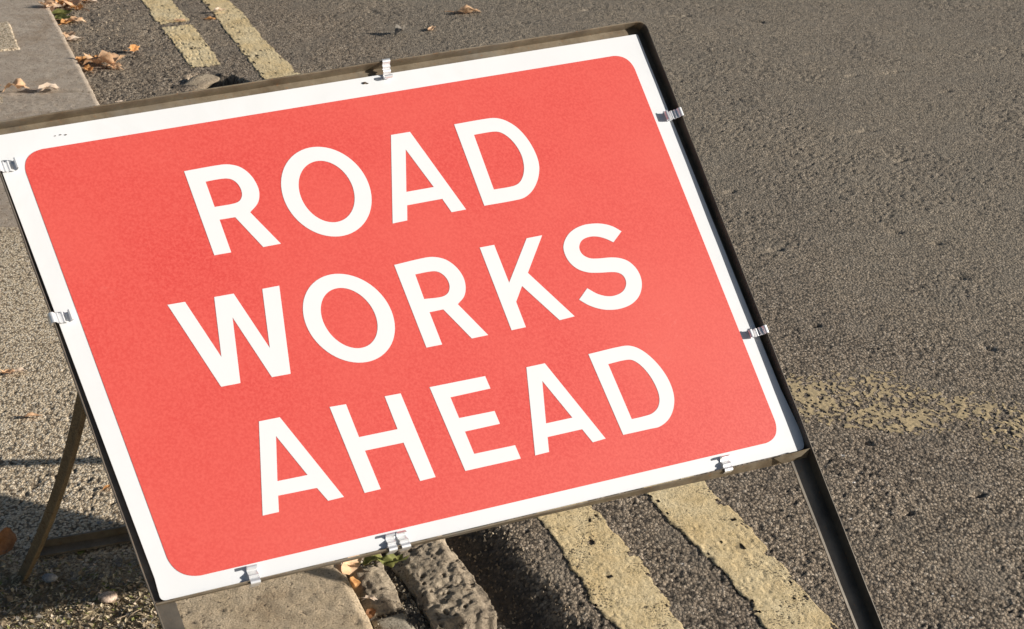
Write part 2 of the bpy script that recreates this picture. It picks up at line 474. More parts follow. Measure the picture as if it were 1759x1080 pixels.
def road_h(x, y, s, t):
    z = road_base(s, t)
    f1, f2, idr = worley(x, y, 0.0078, 11)
    g1, g2, idg = worley(x, y, 0.019, 13)
    coarse = 0.55 + 0.45 * sst(0.45, 0.6, fbm(x, y, 0.22, 61)) + 0.5 * sst(0.55, 0.3, s)
    coarse = coarse * (1 + 0.6 * sst(2.8, 4.5, y))
    dome = np.clip(1 - (f1 / 0.62) ** 2, -0.4, 1)
    missing = (idr > 0.86)
    hh = 0.0024 * dome * (0.5 + idr * 0.6) + 0.0012 * np.clip(1 - (g1 / 0.6) ** 2, -0.3, 1)
    hh = np.where(missing, -0.0030, hh)
    z = z + hh * coarse * 0.42
    for (cx_, cy_, L_, W_, an) in CRACKS:
        m_ = (np.abs(x - cx_) < L_ * 1.6) & (np.abs(y - cy_) < L_ * 1.6)
        if m_.any():
            xa = x[m_] - cx_; ya = y[m_] - cy_
            u_ = xa * math.cos(an) + ya * math.sin(an); v_ = -xa * math.sin(an) + ya * math.cos(an)
            v_ = v_ + 0.35 * L_ * (fbm(u_, v_ * 0, L_ * 0.5, int(cx_ * 900) + 5) - 0.5)
            g_ = np.exp(-(u_ / L_) ** 2 * 1.5 - (v_ / W_) ** 2)
            z[m_] -= 0.010 * g_
    chip = 0.25 + 0.5 * _h(np.floor(idr * 4096), np.floor(idr * 977), 3) + 0.25 * np.clip(dome, 0, 1)
    chip = np.where(missing, 0.05, chip)
    chip = np.where(idr < 0.004, 1.0, np.minimum(chip, 0.97))
    gap = sst(0.18, 0.0, f2 - f1)
    chip = chip * (1 - 0.55 * gap)
    dark = sst(0.56, 0.70, fbm(x, y, 0.10, 71)) * 0.30
    chip = np.clip(chip - dark, 0, 1)
    low_dark = 0.85 * (1 - sst(T_HOLE0 - 0.5, T_HOLE0 - 0.3, t)) * sst(0.33, 0.27, s + 0.03 * (fbm(x, y, 0.05, 77) - 0.5))  # darker colour along the low strip beside the kerb, near half
    low_dark = np.maximum(low_dark, 0.8 * sst(-0.008, -0.03, z - ZR))  # and darker with depth below road level
    grey = 0.30 * sst(2.6, 4.2, y + 0.5 * x) * sst(0.9, 1.5, s)
    return z, chip, np.clip(low_dark, 0, 1), grey

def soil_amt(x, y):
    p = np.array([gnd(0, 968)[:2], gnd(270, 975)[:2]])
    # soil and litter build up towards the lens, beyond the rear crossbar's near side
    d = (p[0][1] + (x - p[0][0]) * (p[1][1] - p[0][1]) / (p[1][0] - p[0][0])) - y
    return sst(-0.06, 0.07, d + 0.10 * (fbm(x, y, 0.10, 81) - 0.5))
def pave_h(x, y, s, t):
    so_ = soil_amt(x, y)
    cs = 0.0085
    f1, f2, idr = worley(x, y, cs, 91)
    g1, g2, idg = worley(x, y, 0.017, 93)
    rough = 0.45 + 0.75 * sst(2.9, 2.2, y)
    dome = np.clip(1 - (f1 / 0.6) ** 2, -0.5, 1)
    z = 0.004 * (fbm(x, y, 0.3, 95) - 0.5) - 0.004
    hh = 0.0012 * dome * (0.4 + 0.8 * idr) + 0.0004 * np.clip(1 - (g1 / 0.6) ** 2, -0.3, 1) * idg
    hh = np.where(idr > 0.95, -0.0014, hh)
    z = z + hh * rough * (1 - 0.6 * so_)
    z = z + so_ * (0.010 * (fbm(x, y, 0.05, 97, 5) - 0.45) + 0.003)
    z = z + 0.0
    chip = 0.2 + 0.55 * _h(np.floor(idr * 4096), np.floor(idr * 977), 7) + 0.25 * np.clip(dome, 0, 1)
    chip = np.where(idr > 0.95, 0.06, chip) * (1 - 0.5 * sst(0.16, 0, f2 - f1))
    return z.astype(np.float32), np.clip(chip, 0, 1), so_

A0, A1, DA = -0.60, 0.66, 0.00135
Y0, Y1, DY = 1.50, 7.2, 0.0017
av = np.arange(A0, A1, DA)
yv = Y0 * np.exp(np.arange(0, math.log(Y1 / Y0), DY))
AA, YY = np.meshgrid(av, yv)
XX = (AA * YY).astype(np.float64)
SS = ((XX - K0[0]) * SD[0] + (YY - K0[1]) * SD[1])
TT = ((XX - K0[0]) * TD[0] + (YY - K0[1]) * TD[1])
quads = gridquads(len(yv), len(av))
sq = SS.ravel()[quads].mean(1)
x, y, s, t = XX.ravel(), YY.ravel(), SS.ravel(), TT.ravel()
# road
sel = sq > -0.012
z = np.full(x.shape, ZR); chip = np.zeros(x.shape); low_dark = chip.copy(); grey = chip.copy()
mk = s > -0.03
z[mk], chip[mk], low_dark[mk], grey[mk] = road_h(x[mk], y[mk], s[mk], t[mk])
road = link("road", npmesh("road", np.stack([x, y, z], 1), quads[sel], ASPH, {"chip": chip, "low_dark": low_dark, "grey": grey}))
road['kind'] = 'structure'
# pavement
sel = sq < -0.29
mk = s < -0.26
z = np.zeros(x.shape); chip = z.copy(); soil = z.copy()
z[mk], chip[mk], soil[mk] = pave_h(x[mk], y[mk], s[mk], t[mk])
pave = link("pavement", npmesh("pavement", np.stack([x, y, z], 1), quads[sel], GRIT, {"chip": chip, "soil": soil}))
pave['kind'] = 'structure'
# the rest of the street, coarse, out to the horizon, a little lower
def sheet(name, poly, zz, m, attrs):
    me = pymesh(name, [(px_, py_, zz) for px_, py_ in poly], [tuple(range(len(poly)))], m)
    for k, v in attrs.items():
        at = me.attributes.new(k, 'FLOAT', 'POINT'); at.data.foreach_set('value', [v] * len(poly))
    o = link(name, me); o['kind'] = 'structure'
    return o
sheet("road_beyond", [xy(0, -300), xy(400, -300), xy(400, 400), xy(0, 400)], ZR - 0.11, ASPH, {"chip": 0.5})
sheet("pavement_beyond", [xy(-400, -300), xy(-0.02, -300), xy(-0.02, 400), xy(-400, 400)], -0.035, GRIT, {"chip": 0.5})

# ---- double yellow lines, their own worn sheets on the road
def line_obj(name, left, right, spans, seed, parent=None):
    lo = min(left[1].min(), right[1].min()) - 0.03
    hi = max(left[1].max(), right[1].max()) + 0.03
    sv = np.arange(lo, hi, 0.0022)
    tv = [spans[0][0]]
    while tv[-1] < spans[-1][1]:
        yy = K0[1] + tv[-1] * TD[1] + 0.3
        tv.append(tv[-1] + 0.0017 * max(yy, 1.5))
    tv = np.array(tv)
    S_, T_ = np.meshgrid(sv, tv)
    X_ = K0[0] + S_ * SD[0] + T_ * TD[0]; Y_ = K0[1] + S_ * SD[1] + T_ * TD[1]
    xx, yy, ss, tt = X_.ravel(), Y_.ravel(), S_.ravel(), T_.ravel()
    zz, ch, _, _ = road_h(xx, yy, ss, tt)
    base = road_base(ss, tt)
    zz = base + (zz - base) * 0.45 + 0.0026 + 0.0012 * (fbm(xx, yy, 0.02, seed + 50) - 0.5)
    el = np.interp(tt, *left) + 0.020 * (fbm(xx, yy, 0.03, seed, 5) - 0.5) + 0.004 * (fbm(xx, yy, 0.008, seed + 1) - 0.5)
    er = np.interp(tt, *right) + 0.020 * (fbm(xx, yy, 0.03, seed + 3, 5) - 0.5) + 0.004 * (fbm(xx, yy, 0.008, seed + 4) - 0.5)
    ok = (ss > el) & (ss < er)
    band = np.zeros(len(tt), bool)
    for a, b_ in spans:
        w = 0.03 * (fbm(ss, tt * 0 + a, 0.04, seed + 8) - 0.5)
        band |= (tt > a + w) & (tt < b_ + w)
    ok &= band
    pits = fbm(xx, yy, 0.012, seed + 20, 3) * 0.7 + 0.3 * fbm(xx, yy, 0.05, seed + 22)
    hole = (pits > 0.765) | ((fbm(xx, yy, 0.02, seed + 30, 4) > 0.70) & (np.minimum(ss - el, er - ss) < 0.012))
    ok &= ~hole
    # edges sink into the road so the paint film reads as a thick skin
    edge = np.minimum(ss - el, er - ss)
    zz = zz - 0.0016 * sst(0.004, 0.0, edge)
    q = gridquads(len(tv), len(sv))
    q = q[ok[q].all(1)]
    dirt = np.clip(sst(0.66, 0.80, pits) * 0.8 + 0.35 * sst(0.010, 0.0, edge), 0, 0.9)
    o = link(name, npmesh(name, np.stack([xx, yy, zz], 1), q, PAINT, {"chip": dirt}))
    o['kind'] = 'structure'
    return o
tb = st(1000, 760, ZR)[1]
t_top = st(300, -60, ZR)[1]
line_obj("yellow_line", L1L, L1R, [(T_NEAR - 0.35, st(800, 560, ZR)[1]), (st(378, 112, ZR)[1], st(330, 42, ZR)[1]), (st(330, 37, ZR)[1], t_top)], 200)
line_obj("yellow_line", L2L, L2R, [(T_NEAR - 0.40, t_top)], 300)

# ---- faded cross marking on the right
def faded():
    c0 = gnd(1330, 668, ZR)[:2]; c1 = gnd(1560, 692, ZR)[:2]; c2 = gnd(1800, 742, ZR)[:2]
    xs = np.arange(c0[0] - 0.25, c2[0] + 0.3, 0.0027)
    ys = np.arange(min(c2[1], c0[1]) - 0.22, max(c0[1], c2[1]) + 0.22, 0.0032)
    X_, Y_ = np.meshgrid(xs, ys)
    xx, yy = X_.ravel(), Y_.ravel()
    ss = (xx - K0[0]) * SD[0] + (yy - K0[1]) * SD[1]; tt = (xx - K0[0]) * TD[0] + (yy - K0[1]) * TD[1]
    zz, ch, _, _ = road_h(xx, yy, ss, tt)
    base = road_base(ss, tt)
    cy = np.interp(xx, [c0[0] - 0.3, c0[0], c1[0], c2[0], c2[0] + 0.3], [c0[1] + 0.01, c0[1], c1[1], c2[1], c2[1] - 0.06])
    d = np.abs(yy - cy)
    wear = fbm(xx, yy * 1.3, 0.16, 405, 5) * 0.56 + fbm(xx, yy, 0.006, 402, 2) * 0.52 + 0.02 * (ch)
    thr = 0.492 + 1.5 * sst(0.13, 0.17, d) + 0.11 * sst(0.035, 0.12, d) + 0.05 * sst(0.45, 0.6, fbm(xx, yy, 0.25, 409, 2)) 
    ok = (wear > thr) & (zz - base > -0.0006)
    q = gridquads(len(ys), len(xs)); q = q[ok[q].sum(1) >= 3]
    o = link("faded_yellow_marking", npmesh("faded_yellow_marking", np.stack([xx, yy, zz + 0.0008], 1), q, FADED, {}))
    o['kind'] = 'structure'
faded()

# ---- kerb: big granite stones with recessed joints
def stone(name, s0, s1, t0, t1, top, depth, m, cell, amp, seed, parent, lumps=0.0, er=0.006, smooth=True, edge_wob=0.002, skew=0.0):
    ns = max(4, int((s1 - s0) / cell)); ntt = max(4, int((t1 - t0) / cell))
    sv = np.linspace(s0, s1, ns); tv = np.linspace(t0, t1, ntt)
    # extra rings for the sides
    sv = np.concatenate([[s0, s0], sv[1:-1], [s1, s1]]); tv = np.concatenate([[t0, t0], tv[1:-1], [t1, t1]])
    S_, T_ = np.meshgrid(sv, tv)
    nr, nc = S_.shape
    S_ = S_.astype(np.float64); T_ = T_.astype(np.float64)
    xx0 = K0[0] + S_ * SD[0] + T_ * TD[0]; yy0 = K0[1] + S_ * SD[1] + T_ * TD[1]
    e = np.minimum(np.minimum(S_ - s0, s1 - S_), np.minimum(T_ - t0, t1 - T_))
    z_ = top - er * (1 - sst(0, er * 2.2, e)) * (0.6 + 0.8 * fbm(xx0, yy0, 0.03, seed + 9))
    w1, w2, wid = worley(xx0, yy0, 0.016, seed)
    pit = sst(0.30, 0.12, w1) * (wid > 0.72) * sst(0.3, 0.5, fbm(xx0, yy0, 0.06, seed + 2))
    pit = pit * 0.7 * (fbm(xx0, yy0, 0.011, seed + 12, 2) > 0.5)
    z_ = z_ - amp * 1.0 * pit + amp * 1.0 * (np.abs(fbm(xx0, yy0, 0.024, seed + 3, 5) - 0.5) * 1.6 + fbm(xx0, yy0, 0.012, seed + 8, 3) * 0.8 - 0.6) + lumps * (fbm(xx0, yy0, 0.045, seed + 4, 4) - 0.5)
    wob = edge_wob * 2
    S_ += wob * (fbm(T_, S_ * 0 + seed, 0.04, seed + 5) - 0.5) * (e < cell * 1.5)
    T_ += wob * (fbm(S_, T_ * 0 + seed, 0.04, seed + 6) - 0.5) * (e < cell * 1.5)
    side = np.zeros(S_.shape, bool); side[0, :] = side[-1, :] = True; side[:, 0] = side[:, -1] = True
    z_ = np.where(side, top - depth, z_)
    T_ = T_ + skew * S_
    X_ = K0[0] + S_ * SD[0] + T_ * TD[0]; Y_ = K0[1] + S_ * SD[1] + T_ * TD[1]
    me = npmesh(name, np.stack([X_.ravel(), Y_.ravel(), z_.ravel()], 1), gridquads(nr, nc), m, {"pit": pit.ravel()}, smooth)
    return link(name, me, parent)
kerb = empty("kerb", (0, 0, 0)); kerb['kind'] = 'structure'
tj1 = st(166, 154)[1]; tj2 = st(282, 392)[1]; tj0 = st(140, -140)[1]
G = 0.006
stone("kerb_stone", -KW, 0, tj1 + G, tj0, 0.0, 0.16, KERB_G, 0.0055, 0.0016, 501, kerb, skew=-0.432)
stone("kerb_stone", -0.62, 0, tj2 + G, tj1 - G, -0.003, 0.16, KERB_G, 0.0055, 0.0020, 503, kerb, skew=-0.432)
stone("kerb_stone", -KW + 0.02, 0, tj2 - 0.62, tj2 - G, -0.002, 0.16, KERB_T, 0.005, 0.002, 505, kerb, skew=-0.432)
stone("kerb_stone", -KW + 0.02, 0, tj2 - 2.3, tj2 - 0.62 - 2 * G, 0.0, 0.16, KERB_T, 0.0036, 0.0024, 507, kerb, 0.002, skew=-0.432)
# gritty repair in the far kerb stone
def patch():
    pts = [(-30, 42), (8, 40), (21, 47), (26, 62), (30, 80), (14, 86), (-30, 88)]
    P_ = [st(px_, py_, 0.003) for px_, py_ in pts]
    s_lo, s_hi = min(p[0] for p in P_), max(p[0] for p in P_)
    t_lo, t_hi = min(p[1] for p in P_), max(p[1] for p in P_)
    sv = np.arange(s_lo - 0.03, s_hi + 0.02, 0.005); tv = np.arange(t_lo, t_hi, 0.007)
    S_, T_ = np.meshgrid(sv, tv)
    X_ = K0[0] + S_ * SD[0] + T_ * TD[0]; Y_ = K0[1] + S_ * SD[1] + T_ * TD[1]
    z_, ch, _ = pave_h(X_.ravel(), Y_.ravel(), S_.ravel(), T_.ravel())
    ed = np.minimum(s_hi - S_, np.minimum(T_ - t_lo, t_hi - T_)).ravel() + 0.01 * (fbm(X_.ravel(), Y_.ravel(), 0.04, 5) - 0.5)
    z_ = z_ + 0.010 - 0.016 * sst(0.008, 0, ed)
    me = npmesh("mortar_patch", np.stack([X_.ravel(), Y_.ravel(), z_], 1), gridquads(*S_.shape), GRIT, {"chip": ch, "soil": ch * 0})
    return link("mortar_patch", me, kerb)
patch()

# ---- gutter stones between kerb and broken tarmac
gut = empty("gutter", (0, 0, 0)); gut['kind'] = 'structure'
tn = st(680, 1047, -0.03)[1]
stone("gutter_stone", 0.012, 0.072, tn - 0.55, tn - 0.005, -0.030, 0.06, CONC, 0.0030, 0.0012, 601, gut, 0.002, 0.005)
stone("gutter_stone", 0.010, 0.075, tn + 0.004, tn + 0.135, -0.022, 0.07, SETT, 0.0026, 0.007, 603, gut, 0.009, 0.008, True, 0.008)
stone("gutter_stone", 0.012, 0.085, tn + 0.145, tn + 0.45, -0.026, 0.07, SETT, 0.0040, 0.005, 605, gut, 0.012, 0.010, True, 0.008)
t1 = st(800, 1072, -0.02)[1]
stone("gutter_stone", 0.100, 0.212, t1 - 0.42, t1 - 0.006, -0.030, 0.07, SETT, 0.0024, 0.009, 607, gut, 0.007, 0.009, True, 0.014)
stone("gutter_stone", 0.096, 0.208, t1 + 0.006, t1 + 0.36, -0.022, 0.08, SETT, 0.0024, 0.009, 609, gut, 0.007, 0.009, True, 0.014)
stone("gutter_stone", 0.105, 0.220, t1 + 0.375, t1 + 0.85, -0.018, 0.08, SETT, 0.0045, 0.006, 611, gut, 0.012, 0.009, True, 0.014)

# ------------------------------------------------------------------ the sign
PC_ = [np.array(q) for q in ((-17.5, 234.4), (1095.1, 57.4), (1382.2, 770.1), (275.7, 1032.8))]
DEP = (1.988, 2.435, 2.227, 1.825)
W = [CAM + ray(*p) * d for p, d in zip(PC_, DEP)]          # plate corners TL TR BR BL
ORG = sum(W) / 4
AX = (W[2] - W[3]) / np.linalg.norm(W[2] - W[3]) + (W[1] - W[0]) / np.linalg.norm(W[1] - W[0])
NRM = np.cross(W[2] - W[0], W[1] - W[3]); NRM /= np.linalg.norm(NRM)
if NRM[2] < 0: NRM = -NRM
AX = AX - NRM * (AX @ NRM); AX /= np.linalg.norm(AX)
BX = np.cross(NRM, AX)                                   # up the slope
def pl(px, py, c=0.0):
    """photograph point -> in-plane coordinates on the plane c metres proud of the plate"""
    d = ray(px, py); o = ORG + NRM * c
    k = ((o - CAM) @ NRM) / (d @ NRM)
    p = CAM + d * k - ORG
    return np.array([p @ AX, p @ BX])
FOOT = gnd(500, 960); FOOT = np.array([0.02, 1.60, 0.0])
def pw(a, b, c):
    return ORG + AX * a + BX * b + NRM * c - FOOT
sign = empty("road_works_sign", tuple(FOOT))
tag(sign, "red rectangular ROAD WORKS AHEAD sign with white border in a rusty steel frame stand", "road sign")

def slab(name, outline, c0, c1, m, parent, holes=(), bev=0.0):
    """flat sheet between c0 and c1 with the given in-plane outline, and holes"""
    cu = bpy.data.curves.new(name, 'CURVE'); cu.dimensions = '2D'; cu.fill_mode = 'BOTH'
    cu.extrude = (c1 - c0) / 2
    for poly in [outline] + list(holes):
        sp = cu.splines.new('POLY'); sp.points.add(len(poly) - 1)
        for i, p in enumerate(poly):
            sp.points[i].co = (p[0], p[1], 0, 1)
        sp.use_cyclic_u = True
    tmp = bpy.data.objects.new("tmp", cu)
    me = bpy.data.meshes.new_from_object(tmp)
    bpy.data.objects.remove(tmp); bpy.data.curves.remove(cu)
    n = len(me.vertices); co = np.empty(n * 3, np.float32); me.vertices.foreach_get('co', co); co = co.reshape(-1, 3).astype(float)
    wc = ORG[None] + co[:, :1] * AX + co[:, 1:2] * BX + (co[:, 2:3] + (c0 + c1) / 2) * NRM - FOOT
    me.vertices.foreach_set('co', wc.astype(np.float32).ravel())
    me.update(); me.name = name
    me.materials.clear(); me.materials.append(m)
    for p in me.polygons:
        p.material_index = 0
    return link(name, me, parent)
def rounded(pts, rads, n=8):
    out = []
    k = len(pts)
    for i in range(k):
        p = np.array(pts[i]); a = np.array(pts[i - 1]); b = np.array(pts[(i + 1) % k]); r = rads[i]
        u = (a - p) / np.linalg.norm(a - p); v = (b - p) / np.linalg.norm(b - p)
        if r <= 0:
            out.append(p); continue
        th = math.acos(max(-1, min(1, u @ v))); d = r / math.tan(th / 2)
        p0, p1 = p + u * d, p + v * d
        for j in range(n + 1):
            q = j / n
            out.append((1 - q) ** 2 * p0 + 2 * q * (1 - q) * (p * 0.82 + (p0 + p1) * 0.09) + q * q * p1)
    return out
CR = [pl(*p) for p in PC_]
plate_px = [(-18.8, 234.8), (1095.1, 58.2), (1190, 293), (1294, 553), (1340, 666), (1364, 716), (1377, 745), (1383, 771), (276.5, 1032.8), (265.5, 993)]
plate_o = rounded([pl(*p) for p in plate_px], [0.012, 0.003, 0, 0, 0, 0, 0, 0.010, 0.007, 0])
plate = slab("sign_plate", plate_o, -0.0022, 0.0, WHITE, sign)
red_px = [(32.3, 262.5), (1079.7, 91.8), (1343.7, 754.5), (301.8, 998.5)]
slab("red_panel", rounded([pl(*p) for p in red_px], [0.030, 0.030, 0.030, 0.038], 10), 0.0, 0.0005, RED, plate)

def spline(pts, n=6):
    """(x, y) corner, (x, y, 1) smooth: Catmull-Rom through smooth points"""
    k = len(pts); out = []
    P_ = [np.array(p[:2], float) for p in pts]; sm = [len(p) > 2 for p in pts]
    for i in range(k):
        j = (i + 1) % k
        out.append(P_[i])
        if sm[i] or sm[j]:
            p0 = P_[i - 1] if sm[i] else 2 * P_[i] - P_[j]
            p3 = P_[(j + 1) % k] if sm[j] else 2 * P_[j] - P_[i]
            p1, p2 = P_[i], P_[j]
            # clamp tangents so long straight neighbours do not overshoot
            L = np.linalg.norm(p2 - p1)
            t1_ = (p2 - p0) if sm[i] else (p2 - p1); t2_ = (p3 - p1) if sm[j] else (p2 - p1)
            t1_ = t1_ / (np.linalg.norm(t1_) + 1e-9) * L; t2_ = t2_ / (np.linalg.norm(t2_) + 1e-9) * L
            for q in range(1, n):
                u = q / n
                out.append((2 * u ** 3 - 3 * u ** 2 + 1) * p1 + (u ** 3 - 2 * u ** 2 + u) * t1_ + (-2 * u ** 3 + 3 * u ** 2) * p2 + (u ** 3 - u ** 2) * t2_)
    return out
def ell(cx, cy, sx, sy, sxy, n=64):
    l11 = sx; l21 = sxy / sx; l22 = math.sqrt(sy * sy - l21 * l21)
    return [(cx + l11 * math.cos(a), cy + l21 * math.cos(a) + l22 * math.sin(a)) for a in [2 * math.pi * i / n for i in range(n)]]
def glyph(letter, ox, oy, k, outer, inner=None):
    cv = lambda P_: [pl(ox + p[0] / k, oy + p[1] / k, 0.0005) for p in P_]
    o = slab("letter", cv(outer), 0.0005, 0.0009, LETTER, plate, [cv(inner)] if inner else [])
    o['label'] = "white capital letter " + letter
    return o
s1 = 1
glyph("R", 300, 190, 4.153, spline([(67, 432), (330, 386, 1), (400, 385, 1), (470, 404, 1), (535, 452, 1), (583, 520, 1), (604, 590, 1), (592, 660, 1), (538, 725), (757, 948), (632, 973), (432, 760), (320, 777), (403, 1010), (283, 1032)]),
      spline([(220, 506), (335, 486, 1), (395, 487, 1), (440, 512, 1), (471, 557, 1), (480, 603, 1), (465, 641, 1), (425, 662, 1), (285, 687)]))
glyph("O", 300, 190, 4.153, ell(1082, 578, 323, 320, 19600), ell(1084, 577, 200, 219.5, 10000))
glyph("A", 640, 190, 5.1438, [(162, 215), (330, 187), (825, 872), (698, 897), (615, 779), (305, 835), (306, 969), (177, 997)], [(292, 342), (540, 675), (298, 718)])
glyph("D", 640, 190, 5.1438, spline([(720, 121), (1020, 69, 1), (1100, 67, 1), (1185, 92, 1), (1280, 153, 1), (1368, 250, 1), (1430, 355, 1), (1465, 450, 1), (1472, 530, 1), (1455, 620, 1), (1410, 708, 1), (1345, 765, 1), (1270, 789, 1), (987, 840)]),
      spline([(895, 213), (1050, 187, 1), (1120, 189, 1), (1192, 228, 1), (1260, 298, 1), (1310, 382, 1), (1333, 460, 1), (1337, 530, 1), (1322, 595, 1), (1290, 642, 1), (1235, 668, 1), (1071, 697)]))
glyph("W", 280, 440, 4.188, [(32, 350), (158, 328), (420, 725), (368, 294), (508, 269), (768, 660), (714, 235), (836, 212), (918, 845), (783, 870), (500, 440), (557, 912), (418, 939)])
glyph("O", 280, 440, 4.188, ell(1337, 446, 331, 319.5, 23800), ell(1339, 445, 204.5, 217, 13000))
glyph("R", 660, 370, 3.824, spline([(65, 325), (265, 278, 1), (330, 273, 1), (403, 290, 1), (468, 335, 1), (515, 397, 1), (534, 463, 1), (525, 530, 1), (483, 583), (682, 785), (575, 808), (388, 617), (297, 635), (380, 847), (277, 868)]),
      spline([(203, 387), (295, 369, 1), (345, 368, 1), (388, 390, 1), (420, 432, 1), (429, 475, 1), (415, 513, 1), (375, 535, 1), (262, 549)]))
glyph("K", 660, 370, 3.824, [(627, 211), (722, 193), (820, 442), (935, 150), (1037, 130), (943, 377), (1250, 662), (1152, 688), (905, 463), (866, 567), (930, 733), (836, 754)])
glyph("S", 660, 370, 3.824, spline([(1558, 104), (1500, 72, 1), (1440, 56, 1), (1380, 53, 1), (1310, 63, 1), (1245, 92, 1), (1200, 137, 1), (1177, 200, 1), (1188, 258, 1), (1222, 313, 1), (1275, 354, 1), (1340, 374, 1), (1410, 376, 1), (1510, 372, 1),
      (1555, 384, 1), (1582, 415, 1), (1588, 455, 1), (1570, 495, 1), (1530, 521, 1), (1475, 531, 1), (1405, 517, 1), (1333, 478), (1280, 553), (1340, 588, 1), (1410, 612, 1), (1475, 620, 1), (1550, 612, 1), (1622, 583, 1), (1670, 535, 1), (1691, 470, 1), (1685, 408, 1),
      (1655, 348, 1), (1605, 302, 1), (1550, 281, 1), (1490, 276, 1), (1400, 283, 1), (1350, 281, 1), (1308, 261, 1), (1284, 228, 1), (1282, 195, 1), (1300, 162, 1), (1340, 142, 1), (1392, 138, 1), (1450, 151, 1), (1505, 176)]))
glyph("A", 430, 640, 4.153, [(61, 348), (210, 318), (667, 886), (555, 914), (475, 822), (198, 877), (204, 993), (88, 1020)], [(183, 452), (408, 730), (193, 774)])
glyph("H", 430, 640, 4.153, [(565, 245), (682, 225), (775, 460), (1050, 403), (958, 169), (1072, 148), (1321, 744), (1211, 773), (1093, 499), (817, 556), (930, 830), (815, 858)])
glyph("E", 720, 580, 3.824, [(68, 325), (433, 252), (468, 333), (205, 391), (262, 528), (495, 481), (530, 565), (300, 616), (361, 763), (630, 706), (667, 793), (303, 875)])
glyph("A", 720, 580, 3.824, [(704, 194), (825, 168), (1224, 662), (1140, 687), (1070, 601), (843, 652), (853, 750), (762, 773)], [(808, 283), (1006, 525), (833, 563)])
glyph("D", 720, 580, 3.824, spline([(1111, 108), (1320, 58, 1), (1385, 53, 1), (1455, 78, 1), (1532, 137, 1), (1602, 218, 1), (1650, 303, 1), (1674, 390, 1), (1668, 470, 1), (1636, 538, 1), (1580, 583, 1), (1520, 598, 1), (1340, 638)]),
      spline([(1241, 173), (1350, 147, 1), (1400, 147, 1), (1457, 183, 1), (1515, 250, 1), (1560, 332, 1), (1578, 400, 1), (1568, 457, 1), (1532, 496, 1), (1480, 515, 1), (1396, 535)]))

# ---- frame: steel angle, flange standing forward of the plate
FH = 0.0135           # flange height over the plate face
TH = 0.0022           # steel thickness
WB = 0.030           # web width
C1 = -0.0070; C0 = C1 - TH
lip = {'L': [(35.3, 399), (247.5, 993)], 'R': [(1212, 298), (1396, 768)], 'T': [(0, 207), (1051, 42.6)], 'B': [(275, 1036), (1388, 772.5)]}
LN = {k: (pl(*v[0], FH), pl(*v[1], FH)) for k, v in lip.items()}
def isect(l1, l2):
    a, b = l1; c, d = l2
    m_ = np.stack([b - a, -(d - c)], 1); q = np.linalg.solve(m_, c - a)
    return a + q[0] * (b - a)
fTL, fTR, fBR, fBL = isect(LN['T'], LN['L']), isect(LN['T'], LN['R']), isect(LN['B'], LN['R']), isect(LN['B'], LN['L'])
def toground(p, q):
    """extend the line p->q (in-plane) until it meets the ground under the stand"""
    P_, Q_ = pw(p[0], p[1], 0) + FOOT, pw(q[0], q[1], 0) + FOOT
    return P_, Q_
def sweep(name, path, prof, parent, m=STEEL, cap=True, smooth=False):
    """path: list of (origin, u, v) world frames; prof: closed (u, v) polygon"""
    n = len(prof); v = []; f = []
    for o, u, w in path:
        for a, b in prof:
            v.append(o + u * a + w * b)
    for i in range(len(path) - 1):
        for j in range(n):
            k = (j + 1) % n
            f.append((i * n + j, i * n + k, (i + 1) * n + k, (i + 1) * n + j))
    if cap:
        f.append(tuple(range(n))[::-1]); f.append(tuple((len(path) - 1) * n + j for j in range(n)))
    return link(name, pymesh(name, v, f, m, smooth), parent)
def rail(name, pts, inward, web=WB, c_hi=FH, c_lo=C0, wob=0.0006, lean=0.0):
    """angle iron along in-plane points; inward = side of the web"""
    prof = [(lean, c_lo), (web, c_lo), (web, C1), (TH + lean, C1), (TH, c_hi - 0.0006), (TH - 0.0006, c_hi), (0.0006, c_hi), (0, c_hi - 0.0006)]
    path = []
    dense = []
    for i in range(len(pts) - 1):
        a, b = np.array(pts[i]), np.array(pts[i + 1])
        k = max(1, int(np.linalg.norm(b - a) / 0.05))
        for j in range(k):
            dense.append(a + (b - a) * j / k)
    dense.append(np.array(pts[-1]))
    for i, p in enumerate(dense):
        a = dense[max(0, i - 1)]; b = dense[min(len(dense) - 1, i + 1)]
        d = (b - a) / np.linalg.norm(b - a)
        nrm = np.array([-d[1], d[0]])
        if nrm @ inward < 0: nrm = -nrm
        w_ = math.sin(i * 2.1) * wob + math.sin(i * 0.73) * wob
        path.append((pw(*(p + nrm * w_ * 0.5), 0), (AX * nrm[0] + BX * nrm[1]), NRM * 1.0))
    return sweep(name, path, prof, sign, RAIL if name == "side_rail" else STEEL)
cen = np.array([0.0, 0.0])
def ground_pt(p, q, zt):
    P_, Q_ = pw(*p, 0) + FOOT, pw(*q, 0) + FOOT
    k = (zt - P_[2]) / (Q_[2] - P_[2])
    return np.array(p) + (np.array(q) - np.array(p)) * k
inL, inR = np.array([1.0, 0]), np.array([-1.0, 0]); inT, inB = np.array([0, -1.0]), np.array([0, 1.0])
# leg ends: the left one stands on the pavement, the right one on the road
legL = ground_pt(fTL, fBL, 0.004); legR = ground_pt(fTR, fBR, ZR + 0.008)
